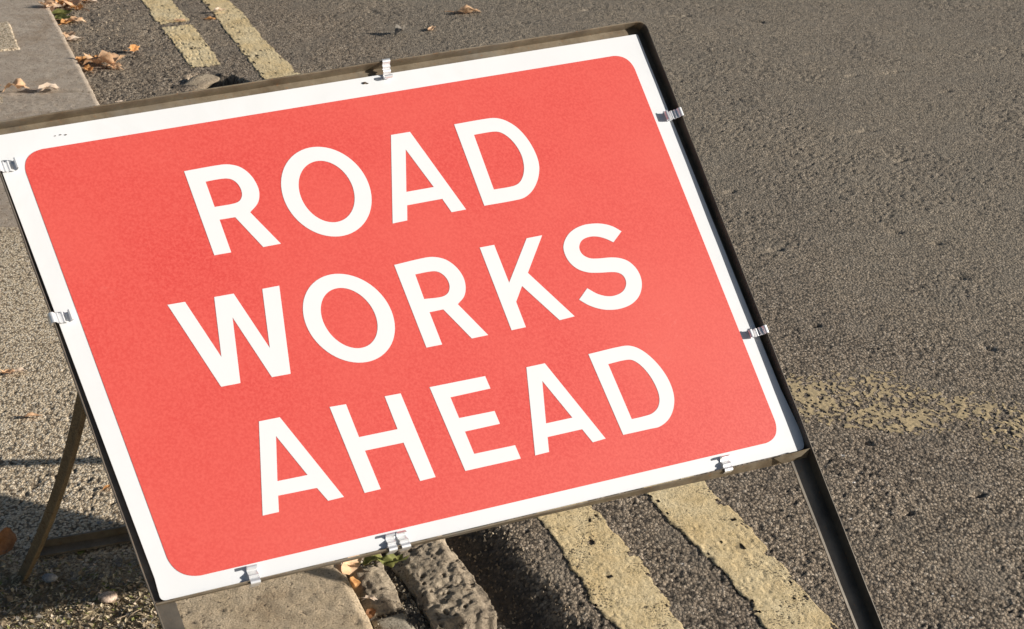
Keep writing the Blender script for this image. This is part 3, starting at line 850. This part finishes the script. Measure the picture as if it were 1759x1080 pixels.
# rounded top corners
def fillet(a, p, b, r, n=7):
    u = (a - p) / np.linalg.norm(a - p); v = (b - p) / np.linalg.norm(b - p)
    return [(1 - q) ** 2 * (p + u * r) + 2 * q * (1 - q) * p + q * q * (p + v * r) for q in [i / n for i in range(n + 1)]]
cR = fillet(fTL, fTR, fBR, 0.020); cL = fillet(fBL, fTL, fTR, 0.020)
mid = len(cR) // 2
rail("top_rail", cL[mid:] + cR[:mid + 1], inT, 0.026)
rail("side_rail", cR[mid:] + [fBR, legR], inR, 0.034)
rail("side_rail", [cL[mid]] + cL[:mid][::-1] + [fBL, legL], inL, 0.030, lean=0.0035)
# bottom rail sits between the side rails, 3 mm proud, its pointed end lapping over the right rail
dB = (fBR - fBL) / np.linalg.norm(fBR - fBL)
bp = [fBL + dB * 0.004, fBR - dB * 0.004]
nB = np.array([-dB[1], dB[0]])
path = []
nseg = 24
for i in range(nseg + 1):
    q = i / nseg
    p = bp[0] + (bp[1] - bp[0]) * q
    lean = 0.10 + 0.42 * sst(0.45, 1.0, np.array(q))           # the bar is twisted: its face turns up to the lens at the right
    v_ = NRM * math.cos(lean) + (AX * nB[0] + BX * nB[1]) * math.sin(lean)
    u_ = (AX * nB[0] + BX * nB[1]) * math.cos(lean) - NRM * math.sin(lean)
    lipw = pw(*p, FH * 0.55)
    path.append((lipw - v_ * (FH * 0.55 + 0.0), u_, v_))
prof = [(0, C0 - 0.004), (0.004, C0 - 0.004), (0.004, C1 - 0.004), (TH, C1), (TH, FH * 0.55), (0, FH * 0.55)]
path = [(o_ + v_ * FH * 0.55 * (1 - sc_i), u_, v_ * sc_i) for (o_, u_, v_), sc_i in zip(path, [0.30 + 0.55 * (i / nseg) for i in range(nseg + 1)])]
sweep("bottom_rail", path, prof, sign)
# web of the bottom rail behind the plate
def box(name, a0, a1, b0, b1, c0, c1, parent, m):
    v = [pw(a, b, c) for c in (c0, c1) for b in (b0, b1) for a in (a0, a1)]
    f = [(0, 2, 3, 1), (4, 5, 7, 6), (0, 1, 5, 4), (2, 6, 7, 3), (0, 4, 6, 2), (1, 3, 7, 5)]
    return link(name, pymesh(name, v, f, m), parent)
# pointed, rusty end of the bottom rail over the right rail
tipw = [pl(1330, 786, 0.012), pl(1389, 771, 0.016), pl(1377, 783, 0.012), pl(1345, 795, 0.006)]
vv = [pw(*tipw[0], 0.010), pw(*tipw[1], 0.0215), pw(*tipw[2], 0.012), pw(*tipw[3], 0.004)]
vv2 = [p - NRM * 0.003 for p in vv]
o = link("rail_tip", pymesh("rail_tip", vv + vv2, [(0, 1, 2, 3), (7, 6, 5, 4), (0, 4, 5, 1), (1, 5, 6, 2), (2, 6, 7, 3), (3, 7, 4, 0)], STEEL), sign)
o['label'] = "pointed bent end of the bottom rail"

# rear stand: two bent legs and a crossbar lying on the ground
def sweep3(name, pts, prof, upv, parent, m=STEEL):
    path = []
    for i, p in enumerate(pts):
        a = np.array(pts[max(0, i - 1)]); b = np.array(pts[min(len(pts) - 1, i + 1)])
        d = (b - a) / np.linalg.norm(b - a)
        u = np.cross(d, upv); u /= np.linalg.norm(u)
        v = np.cross(u, d)
        path.append((np.array(p) - FOOT, u, v))
    return sweep(name, path, prof, parent, m)
def on_rail(px, py): return pw(*pl(px, py, -0.012), -0.012) + FOOT
fL = gnd(38, 990, 0.006)
hL = on_rail(150, 640)
RV = (W[2] - W[3]); RV = RV / np.linalg.norm(RV)
off = RV * 1.0
def bez(p0, p1, p2, n=12):
    return [(1 - q) ** 2 * p0 + 2 * q * (1 - q) * p1 + q * q * p2 for q in [i / n for i in range(n + 1)]]
Lprof = [(-0.009, -0.0015), (0.011, -0.0015), (0.011, 0.012), (0.0085, 0.012), (0.0085, 0.0015), (-0.009, 0.0015)]
view = np.array([0.1, -0.75, 0.65])
midp = (fL + hL) / 2 + np.array([0.026, 0.0, 0.0])
hL2 = hL + (hL - midp) * 0.25
sweep3("rear_leg", bez(fL, midp, hL), Lprof, view, sign, RUSTY)
sweep3("rear_leg", bez(fL + off + [0, 0, ZR - off[2]], midp + off * [1, 1, 0.2], hL + off), Lprof, view, sign, RUSTY)
b0 = gnd(64, 944, 0.012); b1 = gnd(218, 918, 0.012)
dd = (b1 - b0) / np.linalg.norm(b1 - b0)
sweep3("rear_crossbar", [b0 - dd * 0.01, b1, b1 + dd * 0.75], [(-0.014, -0.008), (0.014, -0.008), (0.014, -0.004), (-0.010, -0.004), (-0.010, 0.010), (-0.014, 0.010)], np.array([0, 0, 1.0]), sign)

# ---- spring clips over the flange lip
def clip(px, py, side, wid=0.0145, tilt=0.0, double=False):
    l = LN[side]
    d = (l[1] - l[0]) / np.linalg.norm(l[1] - l[0])
    p = pl(px, py, FH)
    p = l[0] + d * ((p - l[0]) @ d)
    inn = np.array([-d[1], d[0]])
    ic = {'L': inL, 'R': inR, 'T': inT, 'B': inB}[side]
    if inn @ ic < 0: inn = -inn
    hh = FH if side != 'B' else FH * 0.55
    g = {'L': 0.0125, 'R': 0.0145, 'T': 0.010, 'B': 0.002}[side]
    # profile: outside the flange, over the lip, ripple down to the plate, curl up at the end
    ctr = [(-0.0022, hh - 0.016), (-0.0022, hh - 0.002), (-0.0005, hh + 0.0022), (0.0035, hh + 0.0022), (0.0058, hh - 0.002), (0.0075, hh - 0.0045), (0.0100, hh - 0.0035),
           (0.0120, hh - 0.0085), (0.0145, 0.0075), (0.0170, 0.0068), (0.0190, 0.0030), (0.0225, 0.0012), (0.0260, 0.0030), (0.0285, 0.0070), (0.0275, 0.0100), (0.0245, 0.0100)]
    if side == 'B':
        ctr = [(-0.0030, -0.010), (-0.0030, hh - 0.001), (-0.0005, hh + 0.0020), (0.0030, hh + 0.0010), (0.0060, 0.0060), (0.0085, 0.0078), (0.0115, 0.0050), (0.0150, 0.0012), (0.0185, 0.0022), (0.0215, 0.0060), (0.0208, 0.0095), (0.0180, 0.0105)]
    # smooth the centre line
    rj = random.Random(int(px * 3 + py))
    tilt = tilt + rj.uniform(-0.12, 0.12); wid = wid * rj.uniform(0.9, 1.1)
    C_ = [np.array([c[0] * (1 + rj.uniform(-0.03, 0.03)), c[1] + (rj.uniform(-0.0009, 0.0009) if i > 3 else 0)]) for i, c in enumerate(ctr)]; line = []
    for i in range(len(C_) - 1):
        p0 = C_[max(i - 1, 0)]; p1 = C_[i]; p2 = C_[i + 1]; p3 = C_[min(i + 2, len(C_) - 1)]
        for q in range(4):
            u = q / 4
            line.append(0.5 * ((2 * p1) + (-p0 + p2) * u + (2 * p0 - 5 * p1 + 4 * p2 - p3) * u * u + (-p0 + 3 * p1 - 3 * p2 + p3) * u ** 3))
    line.append(C_[-1])
    th = 0.0009; v = []; f = []
    wids = [-wid / 2, wid / 2]
    for i, c in enumerate(line):
        a = line[max(i - 1, 0)]; b = line[min(i + 1, len(line) - 1)]
        t_ = (b - a) / np.linalg.norm(b - a); nn = np.array([-t_[1], t_[0]])
        for w_ in wids:
            for sg in (-0.5, 0.5):
                q = c + nn * th * sg
                P_ = p + inn * q[0] + d * (w_ + tilt * q[0])
                v.append(pw(P_[0], P_[1], q[1]))
    for i in range(len(line) - 1):
        a = i * 4; b = a + 4
        f += [(a, a + 2, b + 2, b), (a + 1, b + 1, b + 3, a + 3), (a, b, b + 1, a + 1), (a + 2, a + 3, b + 3, b + 2)]
    f += [(0, 1, 3, 2), (4 * len(line) - 4, 4 * len(line) - 2, 4 * len(line) - 1, 4 * len(line) - 3)]
    return link("clip", pymesh("clip", v, f, ZINC, False), sign)
clip(663, 105, 'T'); clip(6, 285, 'L'); clip(93, 545, 'L'); clip(1172, 192, 'R'); clip(1318, 565, 'R')
clip(440, 997, 'B'); clip(677, 941, 'B', 0.0135); clip(699, 935, 'B', 0.0135); clip(1254, 804, 'B')
def blob(name, c, r, m, parent=None, seed=0, sq=(1, 1, 0.7), sub=2, amp=0.25):
    import bmesh
    bm = bmesh.new(); bmesh.ops.create_icosphere(bm, subdivisions=sub, radius=1)
    rr = random.Random(seed); ph = [rr.uniform(0, 6) for _ in range(6)]
    for v in bm.verts:
        k = 1 + amp * (math.sin(v.co.x * 2.3 + ph[0]) * math.cos(v.co.y * 2.9 + ph[1]) + 0.5 * math.sin(v.co.z * 4.1 + ph[2] + v.co.x * 3))
        v.co = Vector((v.co.x * k * sq[0] * r, v.co.y * k * sq[1] * r, v.co.z * k * sq[2] * r))
    me = bpy.data.meshes.new(name); bm.to_mesh(me); bm.free()
    me.polygons.foreach_set('use_smooth', [True] * len(me.polygons))
    me.materials.append(m)
    return link(name, me, parent, tuple(c))
MUD = m_leaf("dried mud", (0.06, 0.04, 0.025), (0.12, 0.08, 0.05))
for i, (px_, py_, r) in enumerate(((626, 142, 0.0032), (631, 143, 0.0016), (244, 979, 0.0016), (104, 231, 0.0012), (113, 231, 0.0014), (95, 233, 0.001))):
    blob("mud_speck", pw(*pl(px_, py_, 0.001), 0.0008), r, MUD, sign, i, (1.2, 0.8, 0.5))

# ------------------------------------------------------------------ leaves, pebbles, twigs
def surf(px, py, zz=None):
    """the point of the ground under a photograph pixel, and its height"""
    p = gnd(px, py, 0.0)
    s_, t_ = st(px, py, 0.0)
    if s_ > 0.0:
        p = gnd(px, py, ZR); s_, t_ = st(px, py, ZR)
        h = float(road_base(np.array([s_]), np.array([t_]))[0])
        p = gnd(px, py, h)
    return p if zz is None else gnd(px, py, zz)
def leaf(px, py, size, m, label, shape='oval', curl=0.5, rot=None, lift=0.0, asp=0.6, tiltx=0.0, seed=None, zz=None, group="fallen autumn leaves"):
    rr = random.Random(seed if seed is not None else int(px * 7 + py))
    if rot is None: rot = rr.uniform(0, 6.28)
    n = 16; nr = 5
    v = [(0.0, 0.0)]; f = []
    for k in range(1, nr + 1):
        for i in range(n):
            a = 2 * math.pi * i / n
            if shape == 'lobed':
                r = 0.62 + 0.38 * abs(math.cos(2.5 * a)) ** 0.8 + rr.uniform(-0.06, 0.06) * (k == nr)
            elif shape == 'oak':
                r = 0.75 + 0.18 * math.cos(7 * a) + rr.uniform(-0.08, 0.08) * (k == nr)
            elif shape == 'lance':
                r = 1.0
            else:
                r = 0.95 + rr.uniform(-0.08, 0.08) * (k == nr)
            r *= k / nr
            xx, yy = r * math.cos(a), r * math.sin(a) * asp
            if shape == 'lance': yy *= (1 - abs(xx)) ** 0.7 + 0.15
            v.append((xx, yy))
    for i in range(n):
        f.append((0, 1 + i, 1 + (i + 1) % n))
    for k in range(nr - 1):
        for i in range(n):
            a = 1 + k * n + i; b = 1 + k * n + (i + 1) % n
            f.append((a, a + n, b + n, b))
    ph = [rr.uniform(0, 6.28) for _ in range(6)]
    out = []
    for xx, yy in v:
        r2 = xx * xx + yy * yy
        zc = curl * (0.55 * yy * yy / (asp * asp) * 0.6 + 0.35 * xx * xx * math.sin(ph[0] + 1.5) + 0.16 * math.sin(5 * xx + ph[1]) * math.cos(6 * yy + ph[2]) + 0.08 * math.sin(13 * xx + ph[3]) * math.sin(11 * yy + ph[4]))
        out.append(Vector((xx * size, yy * size * (1 - 0.35 * min(1, curl) * abs(yy)), zc * size)))
    # stalk
    base = len(out)
    sx = -1.0 * size
    st_pts = [(sx * 0.9, 0, 0), (sx * 1.25, 0.04 * size, 0.03 * size), (sx * 1.55, 0.10 * size, 0.02 * size)]
    for (a, b, c) in st_pts:
        w_ = size * 0.02
        out += [Vector((a, b - w_, c)), Vector((a, b + w_, c)), Vector((a, b, c + w_ * 1.6))]
    for k in range(2):
        o_ = base + k * 3
        for j in range(3):
            f.append((o_ + j, o_ + (j + 1) % 3, o_ + 3 + (j + 1) % 3, o_ + 3 + j))
    from mathutils import Matrix
    M_ = Matrix.Rotation(rot, 3, 'Z') @ Matrix.Rotation(tiltx, 3, 'X')
    out = [M_ @ q for q in out]
    zmin = min(q.z for q in out)
    p = surf(px, py, zz)
    me = pymesh("fallen_leaf", [(q.x, q.y, q.z - zmin + 0.001 + lift) for q in out], f, m, True)
    o = link("fallen_leaf", me, None, (p[0], p[1], p[2]))
    tag(o, label, "leaf", group)
    return o
# along the kerb foot, far end
leaf(92, 4, 0.085, L_PALE, "pale crumpled leaf at the far end of the kerb foot, nearest the kerb", 'lobed', 0.9, 0.3, asp=0.9)
leaf(123, 8, 0.090, L_TAN, "broad tan leaf at the top edge beside the kerb foot pile", 'lobed', 0.8, 2.1, asp=0.8)
leaf(97, 17, 0.068, L_PALE, "curled pinkish leaf below the top pair at the kerb foot", 'oak', 0.9, 1.2, asp=0.8)
leaf(133, 17, 0.048, L_ORANGE, "small rust coloured leaf right of the kerb foot pile", 'oak', 0.9, 2.6)
leaf(100, 27, 0.062, L_GREEN, "yellow green leaf lying in the kerb foot pile", 'lance', 0.6, 0.2, asp=0.4)
leaf(108, 36, 0.052, L_GREEN, "dull green leaf lowest in the kerb foot pile", 'oval', 0.8, 2.4)
leaf(129, 39, 0.050, L_TAN, "small tan leaf on the asphalt right of the green kerb leaves", 'oak', 0.8, 0.1)
leaf(118, 40, 0.042, L_ORANGE, "tiny orange leaf between green leaf and tan leaf by kerb", 'oval', 0.8, 1.1)
leaf(119, 62, 0.048, L_TAN, "tan leaf tucked against the kerb above the bare stretch", 'oval', 0.6, 2.0)
leaf(128, 69, 0.045, L_PALE, "slim pale leaf beside the kerb, pointing to the road", 'lance', 0.5, 0.5, asp=0.5)
leaf(230, 91, 0.028, L_ORANGE, "small orange leaf standing on edge on asphalt between kerb and line", 'oak', 1.1, 0.9, tiltx=0.9, asp=0.8, lift=0.008)
leaf(178, 113, 0.080, L_TAN, "large curled golden leaf on asphalt just above the sign", 'lobed', 1.3, 0.25, asp=0.75, lift=0.004)
leaf(142, 106, 0.038, L_ORANGE, "small orange leaf between kerb and the golden leaf", 'oval', 0.9, 1.0)
leaf(152, 122, 0.040, L_ORANGE, "rusty scrap of leaf against the kerb under the golden leaf", 'oak', 0.9, 2.2)
leaf(29, 158, 0.052, L_TAN, "crumpled brown leaf in the kerb joint, leftmost of two", 'oak', 1.2, 0.1, zz=0.0)
leaf(84, 156, 0.040, L_PALE, "pale leaf in the kerb joint, nearer the road", 'oval', 0.9, 0.4, zz=0.0)
leaf(206, 176, 0.016, L_PALE, "tiny pale leaf scrap just above the sign's top rail", 'oval', 0.6, 0.4)
leaf(308, 36, 0.036, L_TAN, "flat tan leaf lying across the inner yellow line", 'oval', 0.25, 0.2, asp=0.45)
leaf(377, 23, 0.034, L_PALE, "slim pale leaf raised at the outer yellow line's edge", 'lance', 0.7, 0.5, lift=0.006, asp=0.3)
leaf(361, 33, 0.024, L_ORANGE, "small orange chip of leaf between the two yellow lines", 'oval', 0.6, 0.1)
leaf(803, 23, 0.060, L_TAN, "slender tan leaf alone on the asphalt above the sign", 'lance', 0.9, 0.15, asp=0.5)
leaf(741, 52, 0.026, L_TAN, "small brown leaf with raised stalk on asphalt above the sign", 'oval', 0.8, -1.9, asp=0.5)
leaf(688, 60, 0.038, L_GREY, "grey curled leaf on asphalt near the sign's top clip", 'lance', 1.2, 1.0, asp=0.6)
leaf(110, 14, 0.055, L_ORANGE, "rust brown leaf half under the broad tan leaf by the kerb", 'oak', 1.1, 0.9, asp=0.8, seed=91)
leaf(84, 12, 0.050, L_TAN, "tan leaf pressed against the kerb under the palest leaf", 'oak', 1.0, 2.8, asp=0.8, seed=92)
leaf(146, 3, 0.040, L_ORANGE, "orange leaf at the top edge, right of the pile", 'oval', 0.9, 0.4, seed=93)
leaf(158, 4, 0.026, L_PALE, "small pale leaf at the top edge, farthest right of the pile", 'oval', 0.7, 0.2, seed=94)
leaf(162, 106, 0.040, L_ORANGE, "curled orange leaf partly under the large golden leaf", 'oak', 1.2, 1.9, asp=0.7, seed=95)
leaf(196, 118, 0.045, L_TAN, "tan leaf overlapping the golden leaf's right side", 'oak', 1.0, -0.4, asp=0.6, seed=96)
# pavement, left
leaf(14, 642, 0.020, L_TAN, "tan leaf on gritty pavement at the left edge, left of its twin", 'oak', 1.0, 0.1)
leaf(33, 640, 0.017, L_PALE, "pale leaf on gritty pavement touching its browner twin", 'oval', 0.9, 0.3, asp=0.5)
leaf(55, 716, 0.022, L_TAN, "thin tan leaf pressed into the gritty pavement left of the sign", 'lance', 0.4, 0.1, asp=0.3)
leaf(184, 838, 0.010, L_ORANGE, "tiny orange leaf scrap on pavement close to the frame", 'oval', 0.5, 1.0)
leaf(8, 945, 0.040, L_BROWN, "brown leaf standing against the rear leg's foot", 'oval', 0.6, 1.25, tiltx=1.1, asp=0.55, lift=0.004)
leaf(205, 968, 0.017, L_GREY, "narrow grey leaf scrap in the sign's shadow", 'lance', 0.4, 1.9, asp=0.4)
leaf(141, 948, 0.011, L_GREEN, "small yellowish leaf scrap in shadow beside the crossbar", 'oval', 0.4, 1.3)
# gutter
leaf(603, 975, 0.030, L_TAN, "tan leaf wedged between kerb and gutter under the bottom rail", 'oval', 0.5, 1.1, tiltx=0.6, asp=0.5, zz=-0.012)
leaf(609, 1003, 0.018, L_ORANGE, "orange brown leaf deep in the slot beside the kerb", 'lance', 0.5, 1.7, tiltx=0.5, asp=0.6, zz=-0.018)
leaf(634, 1031, 0.017, L_PALE, "ragged cream leaf over the kerb slot on the gutter stone", 'oak', 1.0, 0.0, asp=0.45, zz=-0.012)
leaf(637, 1056, 0.016, L_BROWN, "dark brown leaf in the slot below the cream leaf", 'oval', 0.6, 1.4, zz=-0.03)
leaf(675, 972, 0.032, L_GREEN, "crumpled green leaf on the gutter stones under the bottom clip", 'oak', 1.6, 0.2, asp=0.65, zz=-0.010)
leaf(641, 968, 0.022, L_GREEN, "folded dark green leaf half under the sign's bottom rail", 'oval', 0.9, 0.6, zz=-0.014)
# pebbles
def pebble(px, py, r, m, label, seed, sq=(1.3, 0.9, 0.7), zz=0.0, rz=0.0):
    p = gnd(px, py, zz)
    o = blob("pebble", (p[0], p[1], zz + r * 0.45), r, m, None, seed, sq, 2, 0.12)
    o.rotation_euler = (0, 0, rz)
    tag(o, label, "pebble", "small stones on the pavement")
pebble(186, 1030, 0.0125, P_PINK, "pale pink pebble in sunlight at the edge of the sign's shadow", 3, zz=0.004, rz=0.3)
pebble(86, 996, 0.0105, P_GREY, "grey blue pebble lying in the sign's shadow by the rear foot", 5, zz=0.004)
pebble(171, 899, 0.004, P_GREY, "tiny grey pebble at the shadow edge, left of two", 6)
pebble(191, 899, 0.0035, P_GREY, "tiny grey pebble at the shadow edge near the frame", 7)
pebble(215, 930, 0.0048, P_GREY, "small round pebble beside the left frame rail in shadow", 8)
for (px_, py_, r_, lab, sd_) in ((338, 143, 0.060, "wedge shaped lump of broken tarmac on the rim of the hole", 21), (312, 150, 0.034, "smaller dark lump of broken tarmac left of the wedge", 22)):
    p_ = gnd(px_, py_, ZR)
    o = blob("tarmac_lump", (p_[0], p_[1], ZR - 0.006), r_, SETT if sd_ == 21 else ASPH, None, sd_, (1.25, 0.6, 0.34), 3, 0.30)
    o.rotation_euler = (0.1, -0.12, 0.45)
    tag(o, lab, "broken tarmac")
def twig(pts, r, label, zz=0.008):
    P_ = [gnd(px_, py_, zz + (0.004 if i % 2 else 0)) for i, (px_, py_) in enumerate(pts)]
    o0 = P_[0]
    v = []; f = []
    for i, p in enumerate(P_):
        a = P_[max(i - 1, 0)]; b = P_[min(i + 1, len(P_) - 1)]; d = (b - a) / np.linalg.norm(b - a)
        u = np.cross(d, [0, 0, 1]); u /= np.linalg.norm(u); w_ = np.cross(u, d)
        rr = r * (1 - 0.5 * i / len(P_))
        for k in range(6):
            q = k * math.pi / 3
            v.append(p - o0 + u * rr * math.cos(q) + w_ * rr * math.sin(q))
    for i in range(len(P_) - 1):
        for k in range(6):
            f.append((i * 6 + k, i * 6 + (k + 1) % 6, (i + 1) * 6 + (k + 1) % 6, (i + 1) * 6 + k))
    f.append((5, 4, 3, 2, 1, 0)); n_ = len(P_) * 6; f.append(tuple(range(n_ - 6, n_)))
    o = link("twig", pymesh("twig", v, f, TWIG, True), None, tuple(o0))
    tag(o, label, "twig", "dead twigs in the litter")
twig([(118, 958), (130, 960), (142, 962)], 0.0016, "short pale twig in shadow beside the crossbar")
twig([(14, 1052), (32, 1038), (49, 1024)], 0.0009, "thin twig in the shadow at bottom left, pointing up right")
twig([(158, 1022), (166, 1012), (172, 1000)], 0.0009, "thin twig in shadow above the pink pebble")
twig([(165, 1009), (175, 1013)], 0.0008, "stub of twig branching right over the pink pebble")
twig([(188, 1070), (203, 1062), (219, 1056)], 0.0012, "sunlit straw coloured twig near the left leg, lowest")
twig([(218, 1062), (230, 1052), (241, 1046)], 0.0012, "sunlit twig nearly touching the left leg")
twig([(226, 1038), (236, 1030), (242, 1024)], 0.0010, "sunlit short twig beside the frame above the others")

# ---- loose litter on the soil: thousands of crumbs, one mass
def litter(name, m, n, seed, size, where, flat=True, tone=None):
    rs = np.random.RandomState(seed)
    V = []; Fq = []
    cnt = 0; tries = 0
    while cnt < n and tries < n * 12:
        tries += 1
        a = rs.uniform(0, 1); px_, py_ = where(rs)
        p = gnd(px_, py_, 0.0)
        so_ = float(soil_amt(np.array([p[0]]), np.array([p[1]]))[0])
        if rs.uniform() > so_ * 1.1: continue
        s_ = (p[0] - K0[0]) * SD[0] + (p[1] - K0[1]) * SD[1]
        if s_ > -0.285: continue
        h = 0.010 * (float(fbm(np.array([p[0]]), np.array([p[1]]), 0.05, 97, 5)[0]) - 0.45) * so_ + 0.001
        L = size * rs.uniform(0.4, 1.5); w_ = L * rs.uniform(0.12, 0.7)
        th = rs.uniform(0, 6.28); tl = rs.uniform(-0.7, 0.7); t2 = rs.uniform(-0.6, 0.6)
        d = np.array([math.cos(th) * math.cos(tl), math.sin(th) * math.cos(tl), math.sin(tl)])
        u = np.cross(d, [math.sin(t2), 0, math.cos(t2)]); u /= np.linalg.norm(u)
        nn = np.cross(u, d)
        c = np.array([p[0], p[1], h + abs(math.sin(tl)) * L * 0.6 + 0.001])
        b = len(V)
        V += [c - d * L, c + u * w_ + nn * w_ * 0.3, c + d * L, c - u * w_ + nn * w_ * 0.3]
        Fq.append((b, b + 1, b + 2, b + 3))
        cnt += 1
    o = link(name, pymesh(name, V, Fq, m)); o['kind'] = 'stuff'
    return o
area = lambda rs: (rs.uniform(-120, 330), rs.uniform(890, 1180))
litter("leaf_litter", L_DULL, 2000, 1, 0.0055, area)
litter("leaf_litter", L_STRAW, 3200, 2, 0.0042, area)
litter("leaf_litter", L_GREY, 1500, 3, 0.0045, area)
litter("leaf_litter", L_PALE, 800, 4, 0.0035, area)
litter("moss", L_GREEN, 1100, 5, 0.0035, area)

# ---- loose grit: in the gutter slots and, thinly, on the road
def grit(name, m, n, seed, s_rng, t_rng, rmin, rmax):
    rs = np.random.RandomState(seed)
    ss = rs.uniform(*s_rng, n); tt = rs.uniform(*t_rng, n)
    zz = road_base(ss, tt)
    V = []; Fq = []
    for i in range(n):
        x_, y_ = xy(ss[i], tt[i]); r = rs.uniform(rmin, rmax)
        b = len(V); a = rs.uniform(0, 6.28)
        for k in range(3):
            q = a + k * 2.09 + rs.uniform(-0.4, 0.4)
            V.append((x_ + math.cos(q) * r * rs.uniform(0.7, 1.3), y_ + math.sin(q) * r, zz[i] - 0.001))
        V.append((x_ + rs.uniform(-0.3, 0.3) * r, y_ + rs.uniform(-0.3, 0.3) * r, zz[i] + r * rs.uniform(0.6, 1.3) + 0.001))
        Fq += [(b, b + 1, b + 3), (b + 1, b + 2, b + 3), (b + 2, b, b + 3)]
    o = link(name, pymesh(name, V, Fq, m)); o['kind'] = 'stuff'
grit("gutter_grit", CONC, 1500, 31, (0.0, 0.12), (tn - 0.3, tn + 0.5), 0.0018, 0.0055)
grit("gutter_grit", L_DULL, 500, 32, (0.0, 0.12), (tn - 0.3, tn + 0.5), 0.002, 0.006)
grit("gutter_grit", SETT, 900, 33, (0.20, 0.33), (tn - 0.4, tn + 0.5), 0.0015, 0.0045)
grit("gutter_grit", SETT, 350, 34, (0.0, 0.30), (T_HOLE0, T_HOLE0 + 2.0), 0.002, 0.006)
grit("road_grit", CONC, 260, 35, (0.35, 3.6), (-0.3, 4.6), 0.0012, 0.0030)
